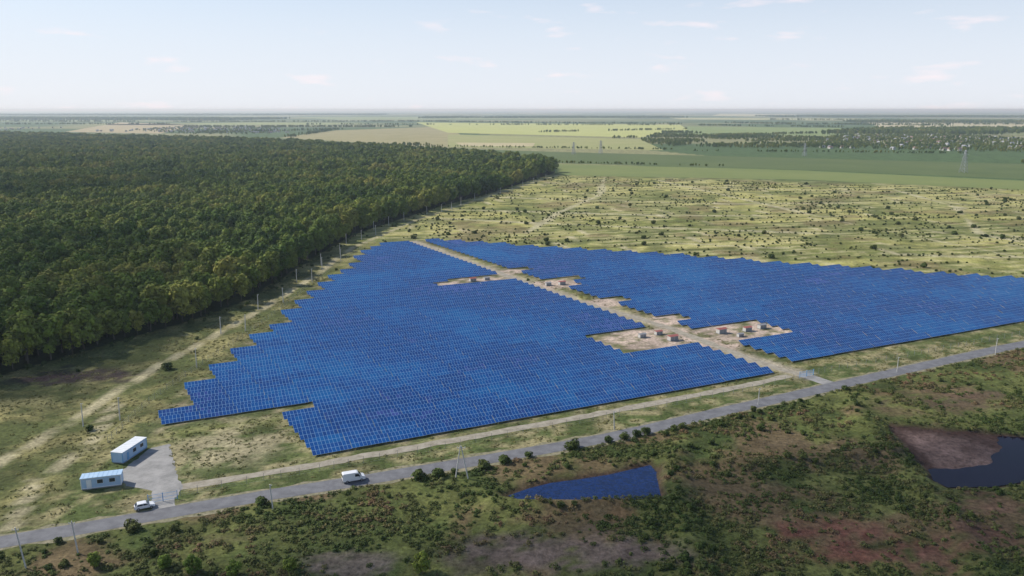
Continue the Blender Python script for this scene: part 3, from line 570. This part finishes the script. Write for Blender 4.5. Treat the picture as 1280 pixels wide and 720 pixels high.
# ------------------------------------------------------------------ vehicles
m_car=mat('white_car_paint',(.78,.78,.79),.3,Coat_Weight=.5);m_tyre=mat('tyre_rubber',(.02,.02,.02),.9);m_rim=mat('wheel_rim',(.45,.45,.47),.4,Metallic=.7);m_lamp=mat('headlamp_lens',(.6,.62,.65),.15);m_tail=mat('tail_lamp',(.4,.02,.02),.3)
def vehicle(name,loc,rz,prof,W,wheels,wr,side_w,wind,rearw,bonnet_z,Lx):
    e=empty(name,loc,rz)
    me=bpy.data.meshes.new('body');bm=bmesh.new();n=len(prof)
    def half(z): return W/2-(max(0,z-bonnet_z)*.11)
    A=[bm.verts.new((x,-half(z),z)) for x,z in prof];B=[bm.verts.new((x,half(z),z)) for x,z in prof]
    bm.faces.new(A);bm.faces.new(B[::-1])
    for i in range(n): j=(i+1)%n;bm.faces.new((A[j],A[i],B[i],B[j]))
    bmesh.ops.recalc_face_normals(bm,faces=bm.faces);bmesh.ops.bevel(bm,geom=bm.edges[:],offset=.06,segments=2,affect='EDGES');bm.to_mesh(me);bm.free();me.materials.append(m_car)
    o=bpy.data.objects.new('body',me);COL.objects.link(o);o.parent=e
    mb=MB()
    for quad in side_w:
        for s in(-1,1):
            b=len(mb.v)
            for x,z in quad: mb.v.append(Vector((x,s*(half(z)+.012),z)))
            mb.f.append((b,b+1,b+2,b+3) if s<0 else (b+3,b+2,b+1,b));mb.m.append(0)
    for (x0,z0,x1,z1) in(wind,rearw):
        b=len(mb.v);d=.02 if x0>0 else -.02
        for x,z,s in((x0,z0,-1),(x0,z0,1),(x1,z1,1),(x1,z1,-1)): mb.v.append(Vector((x+d,s*(half(z)-.13),z+.015)))
        mb.f.append((b,b+1,b+2,b+3));mb.m.append(0)
    mb.make('windows',[m_glass],parent=e)
    mb=MB()
    for wx in wheels:
        for s in(-1,1):
            mb.rod((wx,s*(W/2-.2),wr),(wx,s*(W/2+.02),wr),wr,wr,0,18);mb.rod((wx,s*(W/2+.02),wr),(wx,s*(W/2+.035),wr),wr*.62,wr*.6,1,12)
    mb.make('wheels',[m_tyre,m_rim],parent=e)
    mb=MB()
    for s in(-1,1):
        mb.box((Lx/2-.01,s*(W/2-.3),.72),(.08,.34,.18),0);mb.box((-Lx/2+.01,s*(W/2-.15),.95),(.07,.14,.4),1);mb.box((Lx*.22,s*(W/2+.1),bonnet_z+.05),(.12,.16,.14),2)
    mb.box((Lx/2,0,.42),(.1,W-.3,.2),2);mb.box((-Lx/2,0,.42),(.1,W-.2,.18),2);mb.make('lamps_and_bumpers',[m_lamp,m_tail,m_dark],parent=e)
vehicle('white_van',(-37.3,174.2,.05),math.radians(21.5),[(-2.65,.38),(2.6,.38),(2.65,.75),(2.5,1.1),(1.75,1.32),(1.0,2.15),(.7,2.28),(-2.45,2.28),(-2.62,2.1),(-2.68,.8)],1.98,(-1.65,1.7),.34,[[(.2,1.35),(1.45,1.35),(.95,1.95),(.2,1.98)]],(1.72,1.38,1.05,2.08),(-2.66,1.35,-2.64,1.95),1.2,5.3)
vehicle('white_car',(-80.6,160.9,.05),math.radians(28),[(-2.05,.32),(2.05,.32),(2.1,.65),(1.95,.85),(1.0,.98),(.35,1.42),(0,1.47),(-1.4,1.45),(-1.95,1.0),(-2.1,.85)],1.75,(-1.28,1.3),.31,[[(-.25,1.0),(.75,1.0),(.28,1.34),(-.25,1.38)],[(-1.55,1.02),(-.35,1.0),(-.35,1.38),(-1.3,1.36)]],(.95,1.03,.40,1.38),(-1.9,1.04,-1.46,1.4),.9,4.15)

# ------------------------------------------------------------------ atmosphere
hz=bpy.data.materials.new('haze');hz.use_nodes=True;nt=hz.node_tree;nt.nodes.clear();o_=nt.nodes.new('ShaderNodeOutputMaterial');vs=nt.nodes.new('ShaderNodeVolumeScatter')
vs.inputs['Color'].default_value=(.76,.90,1,1);vs.inputs['Density'].default_value=7.5e-5;vs.inputs['Anisotropy'].default_value=.2;nt.links.new(vs.outputs[0],o_.inputs['Volume'])
mb=MB();mb.box((0,30000,45),(110000,70000,110),0);mb.make('haze',[hz])

EL=math.radians(38);sd=Vector((-.92,.38,0)).normalized()
sun=bpy.data.lights.new('sun','SUN');sun.energy=5.0;sun.angle=math.radians(.5);sun.color=(1,.95,.86);so=bpy.data.objects.new('sun',sun);COL.objects.link(so)
dirv=Vector((sd.x*math.cos(EL),sd.y*math.cos(EL),math.sin(EL)));so.rotation_euler=dirv.to_track_quat('Z','Y').to_euler()
# thin unseen clouds, added out of view to shade the wood and near meadow
mc=bpy.data.materials.new('shade_cloud_veil');mc.use_nodes=True;nt=mc.node_tree;nt.nodes.clear();o_=nt.nodes.new('ShaderNodeOutputMaterial');t1=nt.nodes.new('ShaderNodeBsdfTransparent');d1=nt.nodes.new('ShaderNodeBsdfDiffuse');d1.inputs[0].default_value=(.9,.9,.92,1);ms=nt.nodes.new('ShaderNodeMixShader');ms.inputs[0].default_value=.33
nt.links.new(t1.outputs[0],ms.inputs[1]);nt.links.new(d1.outputs[0],ms.inputs[2]);nt.links.new(ms.outputs[0],o_.inputs[0])
def cloud(gx,gy,rx,ry,rot,H,sd_):
    t=H/dirv.z;bm=bmesh.new();bmesh.ops.create_icosphere(bm,subdivisions=5,radius=1)
    for v in bm.verts:
        n=v.co.normalized();f=1+.38*noise.fractal(n*1.7+Vector((sd_,0,0)),1.,2.,5)
        v.co=Vector((n.x*rx*f,n.y*ry*f,n.z*26*f*(1 if n.z>0 else .35)))
    me=bpy.data.meshes.new('offview_shade_cloud');bm.to_mesh(me);bm.free();me.materials.append(mc);me.polygons.foreach_set('use_smooth',[True]*len(me.polygons))
    o=bpy.data.objects.new('offview_shade_cloud',me);o.location=(gx+dirv.x*t,gy+dirv.y*t,H);o.rotation_euler=(0,0,rot);COL.objects.link(o)
cloud(-235,330,105,135,.2,760,3.1)
cloud(30,122,230,42,math.radians(23),720,8.4)
cloud(-420,800,120,90,.4,800,5.7)

w=bpy.data.worlds.new('World');scene.world=w;w.use_nodes=True;nt=w.node_tree;N=nt.nodes;L=nt.links;bg=N['Background'];bg.inputs['Strength'].default_value=.12
sk=N.new('ShaderNodeTexSky');sk.sky_type='NISHITA';sk.sun_disc=False;sk.sun_elevation=EL;sk.sun_rotation=math.atan2(sd.x,sd.y)%(2*math.pi);sk.air_density=1.;sk.dust_density=.6;sk.ozone_density=2.5;sk.altitude=100
tc=N.new('ShaderNodeTexCoord')
sx=N.new('ShaderNodeSeparateXYZ');L.new(tc.outputs['Generated'],sx.inputs[0]);vr=N.new('ShaderNodeMapRange');vr.interpolation_type='SMOOTHSTEP';vr.inputs['From Min'].default_value=.02;vr.inputs['From Max'].default_value=.32;vr.inputs['To Min'].default_value=.9;vr.inputs['To Max'].default_value=.05;L.new(sx.outputs[2],vr.inputs['Value'])
vc=N.new('ShaderNodeValToRGB');vc.color_ramp.elements[0].color=(.86,.90,.98,1);vc.color_ramp.elements[1].position=.22;vc.color_ramp.elements[1].color=(.72,.82,1.0,1);L.new(sx.outputs[2],vc.inputs[0])
vsc=N.new('ShaderNodeVectorMath');vsc.operation='SCALE';vsc.inputs['Scale'].default_value=8.3;L.new(vc.outputs[0],vsc.inputs[0])
m0=N.new('ShaderNodeMix');m0.data_type='RGBA';L.new(vsc.outputs[0],m0.inputs[7]);L.new(vr.outputs[0],m0.inputs[0]);L.new(sk.outputs[0],m0.inputs[6])
mp=N.new('ShaderNodeMapping');mp.inputs['Scale'].default_value=(14,14,60);ns=N.new('ShaderNodeTexNoise');ns.inputs['Scale'].default_value=1.;ns.inputs['Detail'].default_value=5
rp=N.new('ShaderNodeMapRange');rp.inputs['From Min'].default_value=.60;rp.inputs['From Max'].default_value=.76;rp.inputs['To Max'].default_value=.6
mx=N.new('ShaderNodeMix');mx.data_type='RGBA';mx.inputs[7].default_value=(9.0,7.8,8.0,1)
L.new(tc.outputs['Generated'],mp.inputs[0]);L.new(mp.outputs[0],ns.inputs['Vector']);L.new(ns.outputs['Fac'],rp.inputs['Value']);L.new(rp.outputs[0],mx.inputs[0]);L.new(m0.outputs[2],mx.inputs[6]);L.new(mx.outputs[2],bg.inputs['Color'])

cam=bpy.data.cameras.new('camera');cam.lens=36*1000/1280;cam.sensor_width=36;cam.clip_start=1;cam.clip_end=150000
co=bpy.data.objects.new('camera',cam);COL.objects.link(co);co.location=(0,0,85.4);co.rotation_euler=(math.radians(90)-math.atan(.223),0,0);scene.camera=co
scene.view_settings.view_transform='Standard';scene.view_settings.look='None';scene.view_settings.exposure=0
